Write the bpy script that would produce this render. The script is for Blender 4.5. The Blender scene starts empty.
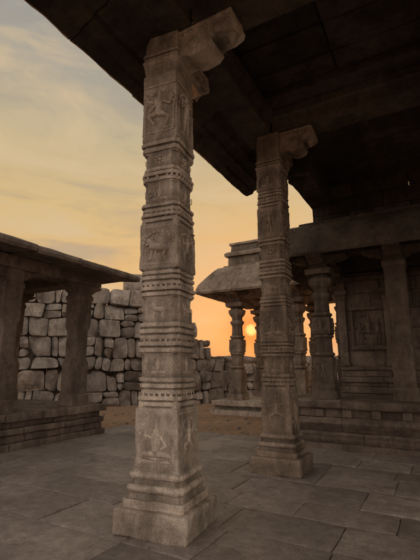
import bpy, bmesh, math, random
from mathutils import Vector, noise, Matrix
random.seed(7)
S=bpy.context.scene
rad=math.radians

# ------------------------------------------------------------------ materials
def stone(name, c1, c2, stain=(0.08,0.07,0.06), stain_amt=0.5, scale=1.0, bump=0.5, rough=0.9, island=0.0, streak=0.3, edge=0.0):
    m=bpy.data.materials.new(name); m.use_nodes=True
    nt=m.node_tree; N=nt.nodes; L=nt.links
    b=N['Principled BSDF']; b.inputs['Roughness'].default_value=rough
    b.inputs['Specular IOR Level'].default_value=0.25 if rough>.7 else .5
    tc=N.new('ShaderNodeTexCoord')
    def nz(s,det=6,ro=0.6,vec=None):
        n=N.new('ShaderNodeTexNoise'); n.inputs['Scale'].default_value=s*scale
        n.inputs['Detail'].default_value=det; n.inputs['Roughness'].default_value=ro
        L.new(vec if vec else tc.outputs['Object'],n.inputs['Vector']); return n
    def ramp(src,a,b_,ca=(0,0,0,1),cb=(1,1,1,1)):
        r=N.new('ShaderNodeValToRGB'); r.color_ramp.elements[0].position=a; r.color_ramp.elements[1].position=b_
        r.color_ramp.elements[0].color=ca; r.color_ramp.elements[1].color=cb
        L.new(src,r.inputs[0]); return r
    def mix(f,a,b_,mode='MIX'):
        x=N.new('ShaderNodeMix'); x.data_type='RGBA'; x.blend_type=mode
        for s,v in ((x.inputs[0],f),(x.inputs[6],a),(x.inputs[7],b_)):
            if hasattr(v,'links'): L.new(v,s)
            else: s.default_value=v
        return x.outputs[2]
    n1=nz(1.3,5,.65); r1=ramp(n1.outputs[0],.38,.62)
    col=mix(r1.outputs[0],(*c1,1),(*c2,1))
    n2=nz(110,1,.7); r2=ramp(n2.outputs[0],.35,.7,(.66,.65,.64,1),(1.28,1.28,1.28,1))
    col=mix(.7,col,r2.outputs[0],'MULTIPLY')
    n2b=nz(8,5,.75); r2b=ramp(n2b.outputs[0],.32,.68,(.58,.56,.54,1),(1.28,1.26,1.23,1))
    col=mix(.75,col,r2b.outputs[0],'MULTIPLY')
    mp=N.new('ShaderNodeMapping'); mp.inputs['Scale'].default_value=(1,1,streak)
    L.new(tc.outputs['Object'],mp.inputs[0])
    n3=nz(2.6,7,.72,mp.outputs[0]); r3=ramp(n3.outputs[0],.47,.62,(0,0,0,1),(stain_amt,)*3+(1,))
    col=mix(r3.outputs[0],col,(*stain,1))
    if island>0 or edge>0: g=N.new('ShaderNodeNewGeometry')
    if island>0:
        r=ramp(g.outputs['Random Per Island'],0,1,(1-island,)*3+(1,),(1+island,1+island*.93,1+island*.86,1))
        col=mix(1.0,col,r.outputs[0],'MULTIPLY')
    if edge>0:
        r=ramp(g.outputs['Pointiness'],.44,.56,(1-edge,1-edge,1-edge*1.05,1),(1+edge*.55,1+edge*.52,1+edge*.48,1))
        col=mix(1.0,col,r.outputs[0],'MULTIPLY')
    L.new(col,b.inputs['Base Color'])
    nb1=nz(9,5,.7); nb2=nz(45,2,.7)
    b1=N.new('ShaderNodeBump'); b1.inputs['Strength'].default_value=bump; b1.inputs['Distance'].default_value=.04
    L.new(nb1.outputs[0],b1.inputs['Height'])
    b2=N.new('ShaderNodeBump'); b2.inputs['Strength'].default_value=bump; b2.inputs['Distance'].default_value=.008
    L.new(nb2.outputs[0],b2.inputs['Height']); L.new(b1.outputs[0],b2.inputs['Normal'])
    L.new(b2.outputs[0],b.inputs['Normal'])
    return m

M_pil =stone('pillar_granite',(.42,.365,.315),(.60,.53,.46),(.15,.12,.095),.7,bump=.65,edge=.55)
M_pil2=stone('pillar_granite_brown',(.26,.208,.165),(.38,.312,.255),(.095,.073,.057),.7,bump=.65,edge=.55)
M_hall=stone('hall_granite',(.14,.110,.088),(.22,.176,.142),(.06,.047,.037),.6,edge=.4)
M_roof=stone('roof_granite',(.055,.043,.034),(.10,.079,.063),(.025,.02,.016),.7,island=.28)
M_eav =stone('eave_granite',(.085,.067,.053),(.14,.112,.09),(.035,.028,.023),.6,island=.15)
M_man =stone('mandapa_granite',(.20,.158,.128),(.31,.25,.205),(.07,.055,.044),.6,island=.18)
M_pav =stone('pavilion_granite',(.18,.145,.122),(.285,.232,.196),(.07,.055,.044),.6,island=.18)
M_bld =stone('boulder_granite',(.32,.285,.255),(.46,.41,.365),(.11,.093,.08),.65,island=.3,streak=.4,bump=.8)
M_flr =stone('paving_granite',(.31,.27,.245),(.47,.41,.375),(.15,.125,.11),.6,rough=.55,island=.17,streak=1,bump=.5)
M_ear =stone('earth',(.40,.25,.155),(.50,.335,.22),(.22,.15,.10),.4,scale=.6,rough=1,streak=1)
M_hill=stone('hill_scrub',(.10,.085,.07),(.16,.13,.10),(.05,.05,.04),.5,scale=.02,rough=1,streak=1)

# ------------------------------------------------------------------ mesh builder
class MB:
    def __init__(s): s.v=[]; s.f=[]
    def add(s,vs,fs):
        o=len(s.v); s.v.extend(vs); s.f.extend([tuple(i+o for i in f) for f in fs])
    def obj(s,name,mat,parent=None,ang=38,merge=True):
        me=bpy.data.meshes.new(name); me.from_pydata([tuple(v) for v in s.v],[],s.f)
        bm=bmesh.new(); bm.from_mesh(me)
        if merge: bmesh.ops.remove_doubles(bm,verts=bm.verts,dist=.0004)
        bmesh.ops.recalc_face_normals(bm,faces=bm.faces)
        bm.to_mesh(me); bm.free()
        for p in me.polygons: p.use_smooth=True
        me.set_sharp_from_angle(angle=rad(ang))
        me.materials.append(mat)
        o=bpy.data.objects.new(name,me); S.collection.objects.link(o)
        if parent: o.parent=parent
        return o
def empty(name):
    e=bpy.data.objects.new(name,None); S.collection.objects.link(e); e.empty_display_size=.2; return e
def nvec(p,f,seed=0):
    q=Vector((p[0]*f+seed*3.17,p[1]*f-seed*1.3,p[2]*f+seed*.7)); return noise.noise_vector(q)

def rbox(mb,c,s,rot=0,r=.02,cell=.2,amp=.006,freq=2.5,taper=None,tilt=None):
    c=Vector(c); h=Vector(s)*.5; r=min(r,min(h)*.8); seed=random.random()*50
    R=Matrix.Rotation(rot,3,'Z')
    if tilt: R=R@Matrix.Rotation(tilt[0],3,'X')@Matrix.Rotation(tilt[1],3,'Y')
    def samp(k):
        a=[-h[k],-h[k]+r*.45]; n=max(1,int((2*h[k]-2*r)/cell))
        for i in range(n+1): a.append(-h[k]+r+(2*h[k]-2*r)*i/n)
        a+= [h[k]-r*.45,h[k]]; return a
    A=[samp(0),samp(1),samp(2)]
    for ax in range(3):
        u,w=(ax+1)%3,(ax+2)%3
        for sg in (-1,1):
            vs=[];fs=[];nu=len(A[u]);nw=len(A[w])
            for a in A[u]:
                for b in A[w]:
                    p=Vector((0,0,0)); p[ax]=sg*h[ax]; p[u]=a; p[w]=b
                    q=Vector([max(-h[k]+r,min(h[k]-r,p[k])) for k in range(3)])
                    d=p-q
                    n=d.normalized() if d.length>1e-7 else Vector((0,0,0))
                    p=q+n*r
                    if taper:
                        t=(p.z/h.z+1)/2; p.x*=1-taper*t; p.y*=1-taper*t
                    g=nvec(p,freq,seed); g2=nvec(p,freq*4,seed)
                    p=p+g*amp+g2*amp*.4
                    vs.append(R@p+c)
            for i in range(nu-1):
                for j in range(nw-1):
                    f=(i*nw+j,(i+1)*nw+j,(i+1)*nw+j+1,i*nw+j+1)
                    fs.append(f)
            mb.add(vs,fs)

def loft(mb,cx,cy,keys,sub=6,csub=3,dz=.04,amp=.003,freq=6,rot=0,cap=True,lean=(0,0),z0=0):
    """keys: (z, half_x, half_y, chamfer fraction)"""
    seed=random.random()*40
    zs=[]
    for i,k in enumerate(keys):
        zs.append(k)
        if i+1<len(keys):
            k2=keys[i+1]; n=int(abs(k2[0]-k[0])/dz)
            for j in range(1,n):
                t=j/n; zs.append(tuple(k[m]*(1-t)+k2[m]*t for m in range(4)))
    R=Matrix.Rotation(rot,3,'Z')
    vs=[];cnt=None
    for (z,wx,wy,c) in zs:
        d=max(.006,min(wx,wy)*c)
        cor=[(wx,-wy+d),(wx,wy-d),(wx-d,wy),(-wx+d,wy),(-wx,wy-d),(-wx,-wy+d),(-wx+d,-wy),(wx-d,-wy)]
        ring=[]
        for i in range(8):
            a=cor[i];b=cor[(i+1)%8]; n=sub if i%2==0 else csub
            for j in range(n):
                t=j/n; ring.append((a[0]*(1-t)+b[0]*t,a[1]*(1-t)+b[1]*t))
        cnt=len(ring)
        for (x,y) in ring:
            p=R@Vector((x,y,0)); p.z=z
            g=nvec(p,freq,seed)+nvec(p,freq*3.3,seed)*.5
            p2=Vector((p.x+g.x*amp,p.y+g.y*amp,p.z+g.z*amp*.6))
            ch=noise.noise(Vector((p.x*5+seed,p.y*5,p.z*3.5)))
            if ch>.26: 
                k=1-(ch-.26)*.18*min(1,.25/max(wx,.01)); p2.x*=k; p2.y*=k
            vs.append(Vector((p2.x+cx+lean[0]*(z-z0),p2.y+cy+lean[1]*(z-z0),p2.z)))
    fs=[]
    for i in range(len(zs)-1):
        for j in range(cnt):
            fs.append((i*cnt+j,i*cnt+(j+1)%cnt,(i+1)*cnt+(j+1)%cnt,(i+1)*cnt+j))
    if cap:
        fs.append(tuple(range(cnt-1,-1,-1))); o=(len(zs)-1)*cnt; fs.append(tuple(o+j for j in range(cnt)))
    mb.add(vs,fs)

def K(*a):
    return [(z,w,w,c) for z,w,c in a]

def sweep(mb,prof,axis,a0,a1,seg=1.2,gap=.008,step=.2,amp=.006,off=.008):
    """closed 2-D profile (u,z) swept along axis 'X' or 'Y' in separate stones"""
    a=a0
    while a<a1-.05:
        l=min(seg*random.uniform(.85,1.2),a1-a)
        if a1-(a+l)<.35: l=a1-a
        s0,s1=a+gap/2,a+l-gap/2; seed=random.random()*30
        n=max(2,int((s1-s0)/step)); du=random.uniform(-off,off); dz=random.uniform(-off,off)
        vs=[];m=len(prof)
        for i in range(n+1):
            t=s0+(s1-s0)*i/n
            for (u,z) in prof:
                p=Vector((u,t,z)) if axis=='Y' else Vector((t,u,z))
                g=nvec(p,2.5,seed)*amp; g+=nvec(p,11,seed)*amp*.4
                if axis=='Y': g.y=0; p.x+=du
                else: g.x=0; p.y+=du
                p.z+=dz
                vs.append(p+g)
        fs=[]
        for i in range(n):
            for j in range(m):
                fs.append((i*m+j,i*m+(j+1)%m,(i+1)*m+(j+1)%m,(i+1)*m+j))
        fs.append(tuple(range(m))); fs.append(tuple(n*m+j for j in range(m-1,-1,-1)))
        mb.add(vs,fs); a+=l

def capsule(mb,o,R,U,Nn,p0,p1,r0,r1,depth=.6,seg=8,st=4):
    p0=Vector(p0);p1=Vector(p1); d=p1-p0; L=d.length
    if L<1e-6: d=Vector((0,1)); 
    else: d=d/L
    e=Vector((-d.y,d.x)); vs=[];fs=[]
    prof=[]
    for i in range(st+1):
        a=-math.pi/2+math.pi/2*i/st; prof.append((math.sin(a)*r0,math.cos(a)*r0))
    for i in range(st+1):
        a=math.pi/2*i/st; prof.append((L+math.sin(a)*r1,math.cos(a)*r1))
    for (s,r) in prof:
        for j in range(seg):
            a=2*math.pi*j/seg
            q=p0+d*s+e*(math.cos(a)*r); 
            vs.append(o+R*q.x+U*q.y+Nn*(math.sin(a)*r*depth))
    n=len(prof)
    for i in range(n-1):
        for j in range(seg): fs.append((i*seg+j,i*seg+(j+1)%seg,(i+1)*seg+(j+1)%seg,(i+1)*seg+j))
    mb.add(vs,fs)

POSES={
'dancer':[((0,.84),(0,.86),.07,.065),((0,.93),(0,1.0),.05,.02),((0,.46),(.02,.72),.075,.105),((.02,.45),(-.02,.42),.09,.09),
 ((-.05,.42),(-.24,.30),.065,.05),((-.24,.30),(-.14,.04),.05,.03),((.06,.42),(.27,.36),.065,.05),((.27,.36),(.12,.16),.05,.03),((-.14,.03),(-.22,.02),.03,.02),
 ((-.1,.70),(-.26,.62),.04,.035),((-.26,.62),(-.30,.82),.035,.025),((.12,.70),(.28,.76),.04,.035),((.28,.76),(.36,.95),.035,.025),((.10,.66),(.24,.52),.035,.03)],
'seated':[((0,.74),(0,.77),.09,.08),((0,.86),(0,.98),.07,.025),((0,.28),(0,.58),.12,.15),((-.08,.16),(-.36,.14),.10,.08),((.08,.16),(.36,.14),.10,.08),
 ((-.36,.12),(.0,.05),.07,.05),((.36,.12),(.05,.05),.07,.05),((-.15,.57),(-.3,.38),.05,.045),((-.3,.38),(-.12,.28),.045,.035),((.15,.57),(.32,.62),.05,.045),((.32,.62),(.30,.82),.04,.035),((-.40,-.02),(.40,-.02),.04,.04)],
'lion':[((-.25,.45),(.18,.52),.15,.16),((.25,.66),(.33,.72),.14,.11),((.38,.62),(.44,.60),.06,.05),((.2,.45),(.28,.12),.07,.045),((.28,.1),(.36,.08),.05,.04),
 ((-.28,.42),(-.20,.2),.09,.05),((-.20,.2),(-.28,.06),.05,.04),((-.38,.5),(-.46,.75),.035,.03),((-.46,.75),(-.36,.9),.03,.035),((.1,.45),(.08,.14),.06,.04),((.22,.82),(.26,.84),.05,.03)],
'stand':[((0,.86),(0,.88),.065,.06),((0,.94),(0,1.02),.05,.02),((0,.5),(0,.74),.075,.10),((0,.47),(0,.46),.09,.09),((-.05,.44),(-.07,.06),.06,.035),((.05,.44),(.09,.06),.06,.035),
 ((-.1,.74),(-.2,.55),.035,.03),((-.2,.55),(-.1,.44),.03,.025),((.1,.74),(.22,.62),.035,.03),((.22,.62),(.2,.84),.03,.025),((-.16,.0),(.18,.0),.035,.035)],
'rosette':[((0,.5),(0,.5),.16,.16)]+[((math.cos(a)*.32,.5+math.sin(a)*.32),(math.cos(a)*.40,.5+math.sin(a)*.40),.12,.05) for a in [i*math.pi/4 for i in range(8)]],
'scroll':[((math.cos(a)*(.1+a*.06),.5+math.sin(a)*(.1+a*.06)),(math.cos(a+.5)*(.1+(a+.5)*.06),.5+math.sin(a+.5)*(.1+(a+.5)*.06)),.05,.05) for a in [i*.5 for i in range(14)]],
}
def figure(mb,o,R,U,Nn,h,pose,depth=1.0):
    o=Vector(o)
    flip=random.choice((-1,1))
    for a,b,r0,r1 in POSES[pose]:
        capsule(mb,o,R,U,Nn,(a[0]*h*flip,a[1]*h),(b[0]*h*flip,b[1]*h),r0*h,r1*h,depth)
def petals(mb,cx,cy,z,w,c,n,rx,rz,depth,rot=0):
    d=w*c
    cor=[(w,-w+d),(w,w-d),(w-d,w),(-w+d,w),(-w,w-d),(-w,-w+d),(-w+d,-w),(w-d,-w)]
    segs=[];tot=0
    for i in range(8):
        a=Vector(cor[i]);b=Vector(cor[(i+1)%8]); l=(b-a).length; segs.append((a,b,l)); tot+=l
    Rm=Matrix.Rotation(rot,3,'Z')
    for k in range(n):
        t=(k+.5)/n*tot
        for a,b,l in segs:
            if t<=l: break
            t-=l
        p=a+(b-a)*(t/max(l,1e-6)); tan=(b-a).normalized(); nn=Vector((tan.y,-tan.x))
        P=Rm@Vector((p.x,p.y,0)); T=Rm@Vector((tan.x,tan.y,0)); Nn=Rm@Vector((nn.x,nn.y,0))
        if random.random()<.12: continue      # worn away
        s=random.uniform(.75,1.05)
        capsule(mb,Vector((cx,cy,z))+P,T,Vector((0,0,1)),Nn,(0,-rz*s),(0,rz*s),rx*s,rx*.6*s,depth,6,3)

# ------------------------------------------------------------------ great pillars
BEAM=5.45
def band(z,w,h,c):
    return [(z,w-.014,c),(z+h*.2,w,c),(z+h*.5,w+.006,c),(z+h*.8,w,c),(z+h,w-.014,c)]
def ribs(z0,z1,w,c,n):
    """n narrow stacked mouldings"""
    k=[];h=(z1-z0)/n
    for i in range(n):
        a=z0+h*i; o=(0,.010,-.006,.004)[i%4]
        k+=[(a+.002,w-.014,c),(a+h*.22,w-.013,c),(a+h*.26,w+o,c),(a+h*.60,w+o+.004,c),(a+h*.90,w+o,c),(a+h*.96,w-.014,c)]
    return k
def great_pillar(name,x,y,rot,mat,lean=(0,0),variant=0,arms=((1,0),(0,1)),detail=True,W=.235,CAP=4.95,armx=0.0):
    root=empty(name); mb=MB(); q=W-.208
    rbox(mb,(x,y,.11),(.76,.76,.235),rot,.03,.05,.016,3.5)
    k=[(.225,.285+q,.08),(.30,.29+q,.08),(.30,.262+q,.1),(.345,.25+q,.12)]
    k+=band(.35,.262+q,.07,.12)+[(.425,.235+q,.2),(.465,.232+q,.2)]+band(.47,.248+q,.06,.14)+[(.54,.222+q,.06)]
    if variant==0:
        k+=[(.56,W+.006,.05),(1.10,W+.002,.05)]+ribs(1.11,1.40,W-.004,.22,5)+[(1.41,W-.020,.3),(1.62,W-.020,.3)]
        k+=ribs(1.63,1.95,W-.002,.2,5)+[(1.96,W-.018,.32),(2.20,W-.02,.32)]+ribs(2.21,2.50,W-.006,.24,5)
        k+=[(2.52,W-.004,.05),(3.02,W-.006,.05)]+ribs(3.03,3.26,W-.004,.22,4)+[(3.27,W-.024,.32),(3.50,W-.024,.32)]+ribs(3.51,3.70,W-.008,.25,3)+[(3.71,W-.024,.32),(3.86,W-.024,.32)]
        k+=ribs(3.87,4.02,W-.006,.15,2)+[(4.04,W-.010,.05),(CAP-.15,W-.012,.05),(CAP-.13,W-.022,.1),(CAP,W-.010,.05)]
        blocks=[(.60,1.06,'seated'),(2.56,2.98,'lion'),(4.12,4.74,'dancer')]
        small=[(1.42,.19,'seated'),(1.98,.21,'lion'),(3.28,.21,'seated'),(3.715,.15,'rosette')]
        pet=[(1.225,.2),(1.75,.2),(2.33,.22),(3.13,.2),(3.58,.24)]
    else:
        k+=[(.56,W+.006,.05),(1.20,W+.002,.05)]+ribs(1.21,1.40,W-.004,.22,3)+[(1.41,W-.022,.32),(1.64,W-.022,.32)]+ribs(1.65,1.87,W-.002,.2,4)
        k+=[(1.88,W,.05),(2.42,W-.002,.05)]+ribs(2.43,2.60,W-.004,.22,3)+[(2.61,W-.022,.32),(2.87,W-.024,.32)]+ribs(2.88,3.20,W-.004,.2,5)+[(3.21,W-.024,.32),(3.42,W-.024,.32)]+ribs(3.43,3.56,W-.004,.25,2)
        k+=[(3.57,W-.006,.05),(4.10,W-.008,.05)]+ribs(4.11,4.40,W-.008,.22,5)+[(4.41,W-.012,.05),(CAP,W-.012,.05)]
        blocks=[(.62,1.14,'dancer'),(1.93,2.37,'seated'),(3.62,4.04,'stand'),(4.43,4.76,'seated')]
        small=[(1.42,.2,'seated'),(2.62,.24,'lion'),(3.22,.19,'rosette')]
        pet=[(1.30,.2),(1.76,.2),(2.52,.2),(3.04,.2),(4.26,.2)]
    loft(mb,x,y,K(*k),7,4,.03,.006,7,rot,True,lean)
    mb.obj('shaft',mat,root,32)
    if detail:
        d=MB()
        Rm=Matrix.Rotation(rot,3,'Z')
        for (z0,z1,pose) in blocks:
            for qi,(nx,ny) in enumerate(((0,-1),(1,0),(0,1),(-1,0))):
                Nn=Rm@Vector((nx,ny,0)); R=Rm@Vector((-ny,nx,0)); U=Vector((0,0,1)); zz=(z0+z1)/2
                wf=W-.006
                o=Vector((x+lean[0]*zz,y+lean[1]*zz,z0+.03))+Nn*wf
                h=z1-z0-.08
                p=pose if qi%2==0 else random.choice(['dancer','seated','lion','stand'])
                hh=min(h,.40) if p in('seated','lion') else h
                figure(d,o,R,U,Nn,hh*.95,p,1.0)
                a=W-.035; t=.010
                for p0,p1 in (((-a,-.02),(a,-.02)),((-a,h+.05),(a,h+.05))):
                    capsule(d,o,R,U,Nn,p0,p1,t,t*.9,.8,6,2)
                for sx in (-1,1):
                    capsule(d,o,R,U,Nn,(sx*a*.92,0),(sx*a*.92,h*.6),.012,.009,.9,6,2)
                    capsule(d,o,R,U,Nn,(sx*a*.92,h*.62),(sx*a*.92,h*.62),.02,.02,.7,6,2)
                for i in range(11):
                    an=math.pi*i/10; b=(math.cos(an)*a*.85,h*.64+math.sin(an)*min(h*.34,a*.8))
                    capsule(d,o,R,U,Nn,b,b,.017,.017,.75,6,3)
        for (z0,h,p) in small:
            for (nx,ny) in ((0,-1),(1,0),(0,1),(-1,0)):
                Nn=Rm@Vector((nx,ny,0)); R=Rm@Vector((-ny,nx,0))
                for off,pp,s in ((0,p,1),(-.125,'scroll',.55),(.125,'scroll',.55)):
                    o=Vector((x+lean[0]*z0,y+lean[1]*z0,z0+(1-s)*h*.5))+Nn*(W-.026)+R*off
                    figure(d,o,R,Vector((0,0,1)),Nn,h*s,pp,.8)
        for (z,c) in pet:
            petals(d,x+lean[0]*z,y+lean[1]*z,z,W-.008,c,28,.019,.020,.5,rot)
        for (z0,z1,pose) in blocks[:-1]:
            for sx in (-1,1):
                for sy in (-1,1):
                    Nn=(Rm@Vector((sx,sy,0))).normalized(); R=(Rm@Vector((-sy,sx,0))).normalized(); zz=z1+.06
                    o=Vector((x+lean[0]*zz,y+lean[1]*zz,zz))+(Rm@Vector((sx,sy,0)))*(W-.045)
                    capsule(d,o,R,Vector((0,0,1)),Nn,(0,0),(0,.12),.045,.008,.8,8,4)
        # weather the carving slightly
        for v in d.v:
            g=nvec(v,22,1)*.004; v+=g
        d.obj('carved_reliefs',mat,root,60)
    # capital with brackets
    c=MB(); cx,cy=x+lean[0]*CAP,y+lean[1]*CAP
    loft(c,cx,cy,K(*([(CAP+.002,W-.01,.05),(CAP+.05,W+.006,.05),(CAP+.05,W-.02,.05)]+ribs(CAP+.06,CAP+.16,W-.012,.05,2)+[(CAP+.17,W-.02,.05),(BEAM-.002,W-.02,.05)])),5,2,.05,.006,6,rot)
    B=BEAM-.40
    for ax,ay in arms:
        e=armx if ax else 0
        w=.15; prof=[(.17,.02),(.34,.035),(.40,.0),(.47,-.015),(.55+e*.4,.01),(.59+e*.5,.07),(.575+e*.5,.12),(.61+e*.7,.15),(.68+e*.8,.15),(.745+e,.19),(.76+e,.25),(.74+e,.30),(.72+e,.398),(.17,.398)]
        vs=[];m=len(prof);n=5
        for i in range(n+1):
            t=-w+2*w*i/n
            for (u,z) in prof:
                p=Vector((cx+ax*u-ay*t,cy+ay*u+ax*t,B+z)); p+=nvec(p,7,3)*.012; vs.append(p)
        fs=[(i*m+j,i*m+(j+1)%m,(i+1)*m+(j+1)%m,(i+1)*m+j) for i in range(n) for j in range(m)]
        fs.append(tuple(range(m))); fs.append(tuple(n*m+j for j in range(m-1,-1,-1)))
        c.add(vs,fs)
        A=Vector((ax,ay,0)); Sd=Vector((-ay,ax,0)); U=Vector((0,0,1))
        o=Vector((cx+ax*(.66+e),cy+ay*(.66+e),B+.16))
        capsule(c,o,A,U,Sd,(0,0),(0,-.09),.065,.02,1.0,10,4)
        for sd in (-1,1):
            o2=Vector((cx+ax*.48,cy+ay*.48,B+.13))+Sd*sd*.15
            capsule(c,o2,A,U,Sd,(-.03,.02),(-.03,.02),.075,.075,.45,10,4)
            capsule(c,o2,A,U,Sd,(-.03,.02),(-.03,.02),.035,.035,1.1,10,3)
            for i in range(10):
                a=i/9; p=(-.22+(.44+e)*a,.17+.03*math.sin(a*6)); capsule(c,o2,A,U,Sd,p,p,.024,.024,.8,6,3)
            capsule(c,o2,A,U,Sd,(-.25,.235),(.20+e,.235),.020,.020,.9,6,2)
            capsule(c,o2,A,U,Sd,(-.25,.30),(.20+e,.30),.012,.012,.9,6,2)
            capsule(c,o2,A,U,Sd,(.13+e*.7,.07),(.20+e,.12),.05,.03,.6,8,3)
            figure(c,o2+A*(.12+e*.3)+U*(.03),A,U,Sd*sd,.14,'scroll',.9)
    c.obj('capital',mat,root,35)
    return root
great_pillar('temple_pillar',-2.455,3.52,rad(8),M_pil,(-.022,.0),0,W=.236,CAP=5.05,armx=.22)
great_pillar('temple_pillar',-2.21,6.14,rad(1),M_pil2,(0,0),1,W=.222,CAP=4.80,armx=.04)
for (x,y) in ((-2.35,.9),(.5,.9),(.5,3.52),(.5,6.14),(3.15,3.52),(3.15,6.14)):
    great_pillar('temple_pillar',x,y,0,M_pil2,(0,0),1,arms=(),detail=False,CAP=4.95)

# ------------------------------------------------------------------ porch roof overhead
roof=empty('temple_roof')
mb=MB()
Z=BEAM
for yb in (.9,3.52,6.14):
    sweep(mb,[(yb-.23,Z+.003),(yb+.23,Z+.003),(yb+.23,Z+.20),(yb+.29,Z+.22),(yb+.29,Z+.34),(yb-.29,Z+.34),(yb-.29,Z+.22),(yb-.23,Z+.20)],'X',-2.1,5.2,2.64,.006,.2,.014)
for xb in (-2.37,.5,3.15):
    sweep(mb,[(xb-.25,Z),(xb+.25,Z),(xb+.25,Z+.18),(xb+.32,Z+.20),(xb+.32,Z+.36),(xb-.25,Z+.36)],'Y',.2,7.15,2.6,.006,.2,.014)
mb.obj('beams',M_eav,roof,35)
mb=MB()
for xa,xc in ((-2.37,.5),(.5,3.15)):
    for ya,yc in ((.9,3.52),(3.52,6.14)):
        x0,x1,y0,y1=xa+.32,xc-.25,ya+.29,yc-.29
        w=.40
        rbox(mb,((x0+x1)/2,y0+w/2-.1,Z+.43),(x1-x0+.2,w,.14),0,.012,.3,.014)
        rbox(mb,((x0+x1)/2,y1-w/2+.1,Z+.43),(x1-x0+.2,w,.14),0,.012,.3,.014)
y=.1
while y<7.0:
    w=random.uniform(.4,.62)
    for x0,x1 in ((-2.7,-.9),(-.9,1.0),(1.0,3.0),(3.0,5.3)):
        rbox(mb,((x0+x1)/2,y+w/2,Z+.62+random.uniform(-.02,.02)),(x1-x0-.014,w-.020,.22),0,.02,.25,.018)
    y+=w
rbox(mb,(1.3,3.7,Z+.93),(8.3,7.4,.36),0,.03,.5,.02)
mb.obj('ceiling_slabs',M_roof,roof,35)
mb=MB()
E=5.35
pe=[(-2.62,E+.44),(-2.62,E+.12),(-2.70,E+.08),(-2.74,E+.0),(-2.90,E-.03),(-2.93,E-.09),(-3.10,E-.13),(-3.13,E-.185),(-3.27,E-.215),(-3.31,E-.19),(-3.34,E-.05),(-3.22,E+.12),(-2.97,E+.4),(-2.62,E+.75)]
sweep(mb,pe,'Y',.1,7.45,1.25,.014,.08,.018,.02)
pf=[(7.1,Z+.34),(7.1,Z+.0),(7.25,Z-.10),(7.42,Z-.18),(7.47,Z-.05),(7.3,Z+.3),(7.1,Z+.6)]
sweep(mb,pf,'X',-3.15,-2.2,1.2,.010,.15,.006)
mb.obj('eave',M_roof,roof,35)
mb=MB()
sweep(mb,[(6.45,Z+.365),(6.45,Z+.62),(9.6,Z+.62),(9.6,Z+.2)],'X',-2.3,5.2,1.3,.008,.3,.01)
sweep(mb,[(-2.32,Z+.36),(-2.32,Z-.2),(-1.85,Z-.2),(-1.85,Z+.36)],'Y',7.2,9.4,2,.008,.3,.01)
for z0,z1 in ((4.72,5.0),(5.0,5.36),(5.36,5.75),(5.75,6.2)):
    x=-2.3
    while x<5.4:
        l=min(random.uniform(.8,1.6),5.5-x); rbox(mb,(x+l/2,9.3+random.uniform(-.015,.015),(z0+z1)/2),(l-.01,.4,z1-z0-.006),0,.02,.25,.012); x+=l
for i,(dx,dz,r) in enumerate(((0,0,.10),(-.10,.02,.07),(.02,-.10,.05))):
    capsule(mb,Vector((-2.12+dx,7.5,Z-.27+dz)),Vector((1,0,0)),Vector((0,0,1)),Vector((0,1,0)),(0,0),(-.08,.05),r,r*.8,1,10,4)
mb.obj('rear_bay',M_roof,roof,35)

# ------------------------------------------------------------------ small-pillar builder
def hall_pillar(mb,x,y,z0,z1,w,style=0,dirs=((1,0),(-1,0),(0,1),(0,-1)),armlen=.42):
    H=z1-z0
    def z(t): return z0+H*t
    if style==0:
        k=[(z(0),w*1.25,.06),(z(.05),w*1.25,.06),(z(.055),w*1.08,.06),(z(.09),w*1.08,.1)]+[(z(.10),w,.05),(z(.27),w,.05),(z(.275),w*.82,.3)]
        k+=band(z(.285),w*.95,H*.02,.35)+[(z(.31),w*.8,.45),(z(.40),w*.8,.45)]+band(z(.41),w*.95,H*.02,.35)+[(z(.435),w*.97,.06),(z(.55),w*.97,.06),(z(.555),w*.8,.4)]
        k+=band(z(.565),w*.95,H*.02,.35)+[(z(.59),w*.76,.5),(z(.68),w*.72,.55),(z(.70),w*.9,.5),(z(.72),w*1.0,.5),(z(.735),w*.72,.5),(z(.76),w*.74,.5),(z(.79),w*1.08,.5),(z(.82),w*1.22,.5),(z(.835),w*1.15,.5),(z(.84),w*.85,.5),(z(.86),w*.85,.4),(z(.862),w*1.35,.1),(z(.90),w*1.42,.1),(z(.902),w*.95,.1),(z(1),w*.95,.1)]
    elif style==1:
        k=[(z(0),w*1.12,.05),(z(.08),w*1.12,.05),(z(.085),w,.05),(z(.34),w,.05),(z(.38),w*.94,.30),(z(.60),w*.94,.30),(z(.64),w,.05),(z(.86),w,.05),(z(.87),w*1.12,.08),(z(.9),w*1.12,.08),(z(.905),w*.98,.05),(z(1),w*.98,.05)]
    else:
        k=[(z(0),w*1.1,.05),(z(.06),w*1.1,.05),(z(.065),w,.05),(z(1),w*.97,.05)]
    loft(mb,x,y,K(*k),4,3,.07,.008,5,random.uniform(-.02,.02))
    for ax,ay in dirs:
        prof=[(w*.8,-.20),(w*1.3,-.19),(w*1.7,-.12),(w+armlen*.7,-.10),(w+armlen,-.04),(w+armlen,.0),(w*.8,.0)]
        m=len(prof);vs=[];hw=w*.8
        for i in range(3):
            t=-hw+hw*i
            for u,zz in prof: vs.append(Vector((x+ax*u-ay*t,y+ay*u+ax*t,z1+zz-.003)))
        fs=[(i*m+j,i*m+(j+1)%m,(i+1)*m+(j+1)%m,(i+1)*m+j) for i in range(2) for j in range(m)]
        fs.append(tuple(range(m))); fs.append(tuple(2*m+j for j in range(m-1,-1,-1)))
        mb.add(vs,fs)

def rect_loft(mb,x0,x1,y0,y1,keys,amp=.008,sub=30):
    cx,cy=(x0+x1)/2,(y0+y1)/2; hx,hy=(x1-x0)/2,(y1-y0)/2
    loft(mb,cx,cy,[(z,hx+a,hy+a,.004) for z,a in keys],sub,1,.09,amp,3)

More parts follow.
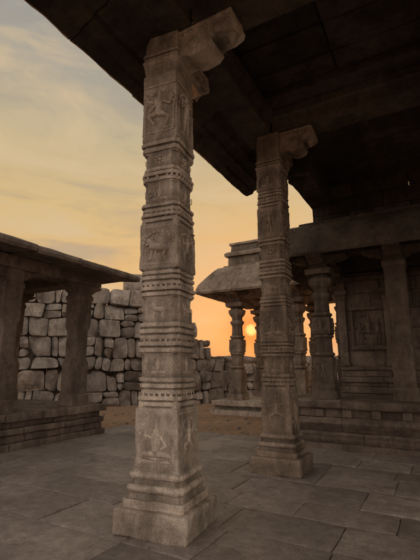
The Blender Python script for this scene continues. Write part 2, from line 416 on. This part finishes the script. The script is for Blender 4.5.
# ------------------------------------------------------------------ main mandapa (right)
man=empty('temple_mandapa')
MX0,MX1,MY0,MY1=-2.18,6.2,9.0,13.2
mb=MB()
def prism_course(prof):
    p=[(MY0-a,z) for a,z in prof]+[(MY0-.3,prof[-1][1]),(MY0-.3,prof[0][1])]
    amax=max(a for a,z in prof)
    sweep(mb,p,'X',MX0-amax+.005,MX1+.5,1.5,.007,.15,.011,.010)
    p=[(MX0-a,z) for a,z in prof]+[(MX0-.3,prof[-1][1]),(MX0-.3,prof[0][1])]
    sweep(mb,p,'Y',MY0-.29,MY1+.5,1.5,.007,.2,.011,.010)
prism_course([(.98,-.05),(.985,.02),(.98,.09),(.96,.10)])
prism_course([(.88,.104),(.90,.16),(.88,.21),(.90,.25),(.86,.29)])
prism_course([(.74,.294),(.76,.34),(.82,.40),(.845,.45),(.82,.50),(.75,.55)])
prism_course([(.69,.554),(.69,.70)])
prism_course([(.80,.704),(.83,.73),(.845,.78),(.84,.835),(.80,.86)])
rbox(mb,((MX0+MX1)/2,(MY0+MY1)/2,.40),(MX1-MX0+.66,MY1-MY0+.66,.90),0,.01,.5,.004)
mb.obj('platform',M_man,man,30)
mb=MB()
x=MX0-.5
while x<MX1+.5:
    rbox(mb,(x,MY0-.735,.628),(.16,.09,.142),0,.01,.1,.004); x+=.52
y=MY0-.4
while y<MY1:
    rbox(mb,(MX0-.735,y,.628),(.09,.16,.142),0,.01,.1,.004); y+=.52
mb.obj('platform_blocks',M_man,man,30)
mb=MB()
for i,x in enumerate((MX0,-.62,.95,2.5,4.05,5.6)):
    hall_pillar(mb,x,MY0,.856,3.96,.205,0 if i!=1 else 1)
for y in (11.2,13.0):
    hall_pillar(mb,MX0-.02,y,.856,3.96,.17,0)
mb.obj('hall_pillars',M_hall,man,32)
d=MB()
for zz,h,p in ((1.22,.42,'stand'),(2.24,.32,'seated')):
    for (nx,ny) in ((0,-1),(1,0),(-1,0)):
        figure(d,Vector((MX0+nx*.205,MY0+ny*.205,zz)),Vector((-ny,nx,0)),Vector((0,0,1)),Vector((nx,ny,0)),h,p)
d.obj('pillar_reliefs',M_hall,man,60)
mb=MB()
for yb in (MY0,11.0): sweep(mb,[(yb-.2,3.97),(yb+.2,3.97),(yb+.2,4.28),(yb-.2,4.28)],'X',MX0-.3,MX1,1.55,.006,.3,.006)
sweep(mb,[(MX0-.2,3.96),(MX0+.2,3.96),(MX0+.2,4.27),(MX0-.2,4.27)],'Y',MY0+.2,MY1,1.6,.006,.3,.006)
rbox(mb,((MX0+MX1)/2,(MY0+MY1)/2,4.40),(MX1-MX0+1.0,MY1-MY0+1.0,.22),0,.02,.4,.01)
mb.obj('beams',M_eav,man,32)
mb=MB()
rect_loft(mb,MX0,MX1,MY0,MY1,[(4.29,.18),(4.20,.55),(4.00,.80),(3.82,.95),(3.78,1.02),(3.83,1.06),(3.98,1.05),(4.00,1.035),(4.18,.95),(4.38,.80),(4.54,.62),(4.62,.45),(4.62,.36),(4.72,.34),(4.72,.2)],.020,60)
mb.obj('curved_eave',M_eav,man,40)
mb=MB()
WX0,WX1,WY=-2.25,6.0,11.0
zc=.86
for zt,off in ((1.02,.14),(1.12,.05),(1.26,.12),(1.42,.03),(1.52,.10)):
    x=WX0
    while x<WX1-.1:
        l=min(random.uniform(.9,1.5),WX1-x); rbox(mb,(x+l/2,WY+.3-off/2,(zc+zt)/2),(l-.006,.6+off,zt-zc-.004),0,.018,.25,.006); x+=l
    zc=zt
for zt in (1.95,2.45,2.95,3.4,3.95):
    x=WX0
    while x<WX1-.1:
        l=min(random.uniform(.6,1.2),WX1-x); rbox(mb,(x+l/2,WY+.3+random.uniform(-.006,.006),(zc+zt)/2),(l-.006,.6,zt-zc-.005),0,.012,.25,.006); x+=l
    zc=zt
for x in (WX0+.14,-1.02,.2,1.5,2.8,4.1):
    loft(mb,x,WY-.03,K((1.525,.12,.05),(1.60,.12,.05),(1.60,.085,.05),(3.2,.085,.05),(3.22,.10,.1),(3.28,.12,.1),(3.34,.09,.1),(3.40,.15,.05),(3.48,.16,.05),(3.48,.10,.05),(3.7,.10,.05)),3,1,.1,.003)
rbox(mb,((WX0+WX1)/2,WY-.06,3.78),(WX1-WX0,.22,.12),0,.02,.3,.006)
px,pz=-1.52,2.02
rbox(mb,(px,WY-.03,pz-.05),(.84,.14,.10),0,.015,.15,.004)
rbox(mb,(px,WY-.03,pz+.97),(.84,.14,.10),0,.015,.15,.004)
for sx in (-.37,.37): rbox(mb,(px+sx,WY-.03,pz+.46),(.07,.1,.91),0,.012,.15,.004)
mb.obj('shrine_wall',M_man,man,32)
d=MB()
for dx,h,p,dz in ((-.2,.62,'stand',.06),(.02,.78,'dancer',.05),(.23,.6,'stand',.06),(-.1,.2,'lion',.72)):
    figure(d,Vector((px+dx,WY-.01,pz+dz)),Vector((1,0,0)),Vector((0,0,1)),Vector((0,-1,0)),h,p)
d.obj('niche_carving',M_man,man,60)

# ------------------------------------------------------------------ small open shrine pavilion
shr=empty('shrine_pavilion')
sx0,sx1,sy0,sy1=-6.14,-3.94,12.9,15.1
mb=MB()
rect_loft(mb,sx0,sx1,sy0,sy1,[(-.05,.70),(.12,.70),(.12,.60),(.18,.58),(.26,.62),(.26,.66),(.40,.68),(.41,.64)],.010,16)
mb.obj('platform',M_pil,shr,30)
mb=MB()
for x in (sx0,sx1):
    for y in (sy0,sy1):
        hall_pillar(mb,x,y,.41,4.1,.23,0)
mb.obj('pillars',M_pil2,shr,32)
mb=MB()
rect_loft(mb,sx0,sx1,sy0,sy1,[(4.11,.1),(4.12,.24),(4.42,.26),(4.38,.45),(4.20,.75),(4.02,1.0),(3.99,1.07),(4.06,1.12),(4.18,1.10),(4.40,.98),(4.65,.80),(4.86,.62),(4.98,.50),(5.02,.36),(5.08,.34),(5.10,.24),(5.42,.22),(5.44,.32),(5.54,.34),(5.60,.28),(5.62,.16),(5.86,.14),(5.88,.20),(5.96,.20),(5.98,.1)],.022,24)
mb.obj('curved_roof',M_pil2,shr,40)

# ------------------------------------------------------------------ left pavilion
pav=empty('stone_pavilion')
mb=MB()
def course_y(mb,xf,depth,y0,y1,z0,z1,l0=.8,l1=1.5,r=.02):
    y=y0
    while y<y1-.05:
        l=min(random.uniform(l0,l1),y1-y)
        if y1-y-l<.3: l=y1-y
        rbox(mb,(xf-depth/2+random.uniform(-.008,.008),y+l/2,(z0+z1)/2),(depth,l-.008,z1-z0-.006),0,r,.15,.012,3); y+=l
def course_x(mb,yf,depth,x0,x1,z0,z1,l0=.8,l1=1.5,r=.02):
    x=x0
    while x<x1-.05:
        l=min(random.uniform(l0,l1),x1-x)
        if x1-x-l<.3: l=x1-x
        rbox(mb,(x+l/2,yf-depth/2+random.uniform(-.008,.008),(z0+z1)/2),(l-.008,depth,z1-z0-.006),0,r,.15,.012,3); x+=l
PY1=7.38
for z0,z1,o in ((-.05,.12,.03),(.12,.26,-.04),(.26,.38,0.0),(.38,.50,-.07),(.50,.655,.04)):
    course_y(mb,-7.0+o,.7,-3,PY1+o,z0,z1); course_x(mb,PY1+o,.7,-11.5,-7.7+o,z0,z1)
for i in range(6):
    for j in range(7):
        rbox(mb,(-7.95-.62*i,-2.2+1.33*j+.2,.60),(.612,1.322,.1),0,.01,.3,.008)
mb.obj('platform',M_pav,pav,32)
mb=MB()
PYS=(6.72,4.86,3.0,1.14,-.72,-2.5)
for y in PYS:
    hall_pillar(mb,-7.36,y,.655,3.42,.205,1,((0,1),(0,-1)),.32)
    hall_pillar(mb,-9.85,y,.655,3.42,.205,1,((0,1),(0,-1)),.32)
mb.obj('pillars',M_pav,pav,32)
mb=MB()
for xb in (-7.34,-9.85): sweep(mb,[(xb-.24,3.42),(xb+.24,3.42),(xb+.24,3.66),(xb-.24,3.66)],'Y',-3,7.15,1.78,.006,.25,.008)
for y in PYS: rbox(mb,(-8.6,y,3.55),(2.0,.4,.22),0,.015,.3,.006)
prof=[(-7.0,3.667),(-6.75,3.64),(-6.45,3.60),(-6.35,3.60),(-6.33,3.66),(-6.36,3.73),(-6.8,3.90),(-7.3,3.98),(-10.4,3.98),(-10.8,3.66)]
sweep(mb,prof,'Y',-3.2,7.72,1.15,.012,.12,.018,.020)
mb.obj('roof',M_pav,pav,35)

# ------------------------------------------------------------------ cyclopean boulder wall
def block_wall(name,p0,p1,hfun,thick,mat,hb=(.55,.85),lb=(.45,1.2)):
    mb=MB(); p0=Vector(p0);p1=Vector(p1); d=(p1-p0); L=d.length; d/=L; n=Vector((d.y,-d.x)); rot=math.atan2(d.y,d.x)
    z=-.1; beds=[z]
    while z<6.5: 
        z+=random.uniform(*hb); beds.append(z)
    def bed(i,s):
        if i==0: return -.1
        return beds[i]+.12*noise.noise(Vector((s*.5,i*7.3,0)))+.09*noise.noise(Vector((s*1.5,i*3.1,5)))
    def block(q,l,H):
            prot=random.uniform(-.09,.10); seed=random.random()*40; gp=.006; r=.025
            tx=random.uniform(-.09,.09); tz=random.uniform(-.08,.08)
            nu=max(3,int(l/.11)); vs=[];fs=[]
            us=[0,.03,.08]+[.08+.84*k/nu for k in range(1,nu)]+[.92,.97,1]; vvs=[0,.05,.11,.25,.4,.55,.7,.88,.95,1]
            cx_=[random.uniform(0,.07) for _ in range(4)]
            for u in us:
                for v in vvs:
                    a=Vector(q[0]).lerp(Vector(q[1]),u).lerp(Vector(q[3]).lerp(Vector(q[2]),u),v)
                    eu=min(u,1-u)*l; ev=min(v,1-v)*H
                    e=min(eu,ev); fall=math.sqrt(max(0,1-(1-min(e/r,1))**2))
                    cor=max(0,1-(eu+ev)/.15)*cx_[(u>.5)*2+(v>.5)]
                    shrink=gp*(1-fall)+cor
                    cu=(.5-u)*2; cv=(.5-v)*2
                    g=noise.noise(Vector((a.x*1.8+seed,a.y*1.8,seed)))*.09+noise.noise(Vector((a.x*6+seed,a.y*6,seed)))*.045
                    fc=max(0,(u-.5)*math.cos(seed)+(v-.5)*math.sin(seed)-.12)*-.35
                    out=prot+(g+fc+tx*(u-.5)*2+tz*(v-.5)*2)*min(1,fall+.5)-.07*(1-fall)
                    x=p0+d*(a.x+cu*shrink)+n*(thick/2+out)
                    vs.append(Vector((x.x,x.y,a.y+cv*shrink)))
            m=len(vvs)
            for a in range(len(us)-1):
                for b in range(m-1): fs.append((a*m+b,(a+1)*m+b,(a+1)*m+b+1,a*m+b+1))
            o=len(vs); ring=[a*m for a in range(len(us))]+[(len(us)-1)*m+b for b in range(1,m)]+[a*m+m-1 for a in range(len(us)-2,-1,-1)]+[b for b in range(m-2,0,-1)]
            for idx in ring:
                pnt=vs[idx]; c2=Vector((pnt.x,pnt.y))-n*( (Vector((pnt.x,pnt.y))-p0).dot(n)+thick/2 ); vs.append(Vector((c2.x,c2.y,pnt.z)))
            k=len(ring)
            for a in range(k): fs.append((ring[a],ring[(a+1)%k],o+(a+1)%k,o+a))
            fs.append(tuple(o+a for a in range(k)))
            mb.add(vs,fs)
    for i in range(len(beds)-1):
        s=-random.uniform(0,.5); slp=0
        while s<L:
            l=random.uniform(*lb) if random.random()<.8 else lb[0]*.8
            if beds[i+1]>hfun(s+l/2)+.15: s+=l; slp=0; continue
            s2=random.uniform(-.06,.06)
            q=[(s+slp,bed(i,s)),(s+l-s2,bed(i,s+l)),(s+l+s2,bed(i+1,s+l)),(s-slp,bed(i+1,s))]
            slp=-s2
            H=max(.2,beds[i+1]-beds[i])
            if random.random()<.22 and H>.5:
                t=random.uniform(.35,.65)
                m0=tuple(Vector(q[0]).lerp(Vector(q[3]),t)); m1=tuple(Vector(q[1]).lerp(Vector(q[2]),t+random.uniform(-.08,.08)))
                block([q[0],q[1],m1,m0],l,H*t); block([m0,m1,q[2],q[3]],l,H*(1-t))
            else: block(q,l,H)
            s+=l+.003
    ob=mb.obj(name,mat,None,28,merge=False)
    cb=MB(); s=.2
    while s<L-.3:
        h=hfun(s+.25)-1.0
        if h>.5:
            c=p0+d*(s+.25); rbox(cb,(c.x,c.y,h/2-.1),(.49,thick*.6,h),rot,.02,1,.0)
        s+=.5
    if cb.v: cb.obj('rubble_core',M_roof,ob,45)
    return ob
Lw=math.dist((-19.1,3.6),(-9.0,16.38))
def hmain(s):
    t=s/Lw
    b=5.25+.5*noise.noise(Vector((s*.5,1,2)))
    if t>.87: b=4.7-(t-.87)*20
    return b
block_wall('boulder_wall',(-19.1,3.6),(-9.0,16.38),hmain,1.0,M_bld,(.48,.82),(.32,1.0))
block_wall('compound_wall',(-12.5,15.2),(-1.0,25.6),lambda s:2.15+.3*noise.noise(Vector((s*.6,4,2))),.7,M_bld,(.35,.5),(.4,1.0))

# ------------------------------------------------------------------ ground, paving, hills
me=MB()
vs=[];fs=[]
ext=[-1500,-600,-250,-100,-50]+[-40+2*i for i in range(41)]+[50,100,250,600,1500]
for a in ext:
    for b in ext:
        z=-.045
        if b>8.3 or a<-12: z+=.03*noise.noise(Vector((a*.35,b*.35,0)))+.012
        vs.append(Vector((a,b,z)))
m=len(ext)
for i in range(m-1):
    for j in range(m-1): fs.append((i*m+j,(i+1)*m+j,(i+1)*m+j+1,i*m+j+1))
me.add(vs,fs); me.obj('ground',M_ear,None,60)
mb=MB()
y=-6.0
while y<8.35:
    h=random.uniform(.42,.78); x=-7.2-random.random()*.5
    while x<7:
        l=random.uniform(.6,1.6)
        if not (y+h>8.25 and random.random()<.25 and x<-3):
            rbox(mb,(x+l/2,y+h/2,-.04+random.uniform(-.005,.005)),(l-.006,h-.007,.08),random.uniform(-.004,.004),.014,.13,.008,3,tilt=(random.uniform(-.005,.005),random.uniform(-.005,.005)))
        x+=l
    y+=h
mb.obj('pavement',M_flr,None,30)
mb=MB()
for i in range(300):
    if i<140: x=random.uniform(-12,-3); y=random.uniform(8.6,15)
    else: x=random.uniform(-7,3); y=random.uniform(2,8.2)
    if -7.1<x<-3.1 and y>12: continue
    if x>-3.3 and y>7.9: continue
    s=random.uniform(.015,.07) if i<140 else random.uniform(.005,.014)
    rbox(mb,(x,y,(-.03 if i<140 else .002)+s*.25),(s*1.5,s,s*.8),random.random()*3,s*.3,s,s*.15,9)
mb.obj('gravel',M_bld,None,60)
mb=MB()
vs=[];fs=[];NA=160
for i in range(NA+1):
    a=rad(-95+190*i/NA)
    for r,k in ((380,0),(430,1),(520,0)):
        h=-1 if not k else max(1,9+9*noise.noise(Vector((i*.09,3,0)))+2.5*noise.noise(Vector((i*.5,3,0))))
        vs.append(Vector((math.sin(a)*r,math.cos(a)*r,h)))
for i in range(NA):
    for j in range(2): fs.append((i*3+j,(i+1)*3+j,(i+1)*3+j+1,i*3+j+1))
mb.add(vs,fs); mb.obj('hills',M_hill,None,60)

# ------------------------------------------------------------------ sky and sun
sun_dir=Vector((-.398,.915,.0895)).normalized()
elev=math.asin(sun_dir.z); az=math.atan2(sun_dir.x,sun_dir.y)
W=bpy.data.worlds.new("World"); S.world=W; W.use_nodes=True
nt=W.node_tree; N=nt.nodes; L=nt.links
bg=N['Background']; out=N['World Output']
sky=N.new('ShaderNodeTexSky'); sky.sky_type='NISHITA'; sky.sun_disc=False
sky.sun_elevation=elev; sky.sun_rotation=az; sky.dust_density=3; sky.air_density=1.2
L.new(sky.outputs[0],bg.inputs[0]); bg.inputs[1].default_value=.006
tc=N.new('ShaderNodeTexCoord'); sep=N.new('ShaderNodeSeparateXYZ'); L.new(tc.outputs['Generated'],sep.inputs[0])
def ramp(src,els):
    r=N.new('ShaderNodeValToRGB'); e=r.color_ramp.elements
    e[0].position=els[0][0]; e[0].color=(*els[0][1],1); e[1].position=els[-1][0]; e[1].color=(*els[-1][1],1)
    for p,c in els[1:-1]:
        q=e.new(p); q.color=(*c,1)
    L.new(src,r.inputs[0]); return r.outputs[0]
def math_(op,a,b=None,clamp=False):
    m=N.new('ShaderNodeMath'); m.operation=op; m.use_clamp=clamp
    for s,v in zip(m.inputs,(a,b)):
        if v is None: continue
        if hasattr(v,'links'): L.new(v,s)
        else: s.default_value=v
    return m.outputs[0]
def mixc(f,a,b,mode='MIX'):
    x=N.new('ShaderNodeMix'); x.data_type='RGBA'; x.blend_type=mode
    for s,v in ((x.inputs[0],f),(x.inputs[6],a),(x.inputs[7],b)):
        if hasattr(v,'links'): L.new(v,s)
        else: s.default_value=v
    return x.outputs[2]
west=ramp(sep.outputs[2],[(0,(.68,.31,.18)),(.09,(.80,.39,.18)),(.22,(.84,.51,.21)),(.36,(.76,.53,.24)),(.5,(.60,.48,.29)),(.62,(.44,.40,.33)),(.75,(.32,.33,.33)),(1,(.32,.35,.40))])
east_fill=ramp(sep.outputs[2],[(0,(1.2,1.03,.95)),(.2,(1.70,1.48,1.36)),(.5,(1.3,1.18,1.12)),(1,(.38,.39,.42))])  # sky behind camera, brightened beyond natural as added fill on camera-facing stone
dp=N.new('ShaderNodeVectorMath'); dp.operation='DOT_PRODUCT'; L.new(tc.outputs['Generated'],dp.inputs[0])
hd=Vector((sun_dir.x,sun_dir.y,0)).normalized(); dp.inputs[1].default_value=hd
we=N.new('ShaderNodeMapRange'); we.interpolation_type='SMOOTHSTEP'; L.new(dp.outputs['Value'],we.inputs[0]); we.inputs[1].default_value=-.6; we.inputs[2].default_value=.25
col=mixc(we.outputs[0],east_fill,west)
mp=N.new('ShaderNodeMapping'); mp.inputs['Scale'].default_value=(1.2,1.2,4.6); mp.inputs['Rotation'].default_value=(.35,.2,0); L.new(tc.outputs['Generated'],mp.inputs[0])
cn=N.new('ShaderNodeTexNoise'); cn.inputs['Scale'].default_value=2.6; cn.inputs['Detail'].default_value=6; cn.inputs['Roughness'].default_value=.58; cn.inputs['Distortion'].default_value=.6
L.new(mp.outputs[0],cn.inputs['Vector'])
cf=ramp(cn.outputs[0],[(.44,(0,0,0)),(.62,(.65,.65,.65))])
col=mixc(cf,col,(.76,.57,.34,1))
cf2=ramp(cn.outputs[0],[(.32,(.55,.55,.55)),(.46,(0,0,0))])
col=mixc(cf2,col,(.42,.36,.30,1))
ds=N.new('ShaderNodeVectorMath'); ds.operation='DOT_PRODUCT'; L.new(tc.outputs['Generated'],ds.inputs[0]); ds.inputs[1].default_value=sun_dir
c0=math_('MAXIMUM',ds.outputs['Value'],0)
col=mixc(math_('MULTIPLY',math_('POWER',c0,40),.6),col,(1.0,.38,.11,1))
col=mixc(math_('MULTIPLY',math_('POWER',c0,600),1.0,True),col,(1.15,.16,.03,1))
disc=N.new('ShaderNodeMapRange'); disc.interpolation_type='SMOOTHSTEP'; L.new(ds.outputs['Value'],disc.inputs[0])
disc.inputs[1].default_value=math.cos(rad(1.0)); disc.inputs[2].default_value=math.cos(rad(.25))
col=mixc(disc.outputs[0],col,(3.6,.80,.26,1))
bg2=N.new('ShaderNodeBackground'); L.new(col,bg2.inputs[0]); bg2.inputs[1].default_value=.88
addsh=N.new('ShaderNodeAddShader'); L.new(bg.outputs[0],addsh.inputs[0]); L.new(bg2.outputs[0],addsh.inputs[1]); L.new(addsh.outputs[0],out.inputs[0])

sl=bpy.data.lights.new('sun','SUN'); sl.energy=3.5; sl.angle=rad(.8); sl.color=(1,.44,.16)
so=bpy.data.objects.new('sun',sl); S.collection.objects.link(so)
so.rotation_euler=sun_dir.to_track_quat('Z','Y').to_euler(); so.location=sun_dir*60

# ------------------------------------------------------------------ camera
cam=bpy.data.cameras.new('camera'); co=bpy.data.objects.new('camera',cam); S.collection.objects.link(co)
cam.sensor_fit='HORIZONTAL'; cam.sensor_width=36; cam.lens=36*400/420; cam.clip_start=.05; cam.clip_end=5000
co.location=(0,0,1.5); co.rotation_euler=(rad(90+12.27),0,rad(29.35))
S.camera=co
S.view_settings.view_transform='Standard'; S.view_settings.look='None'; S.view_settings.exposure=0
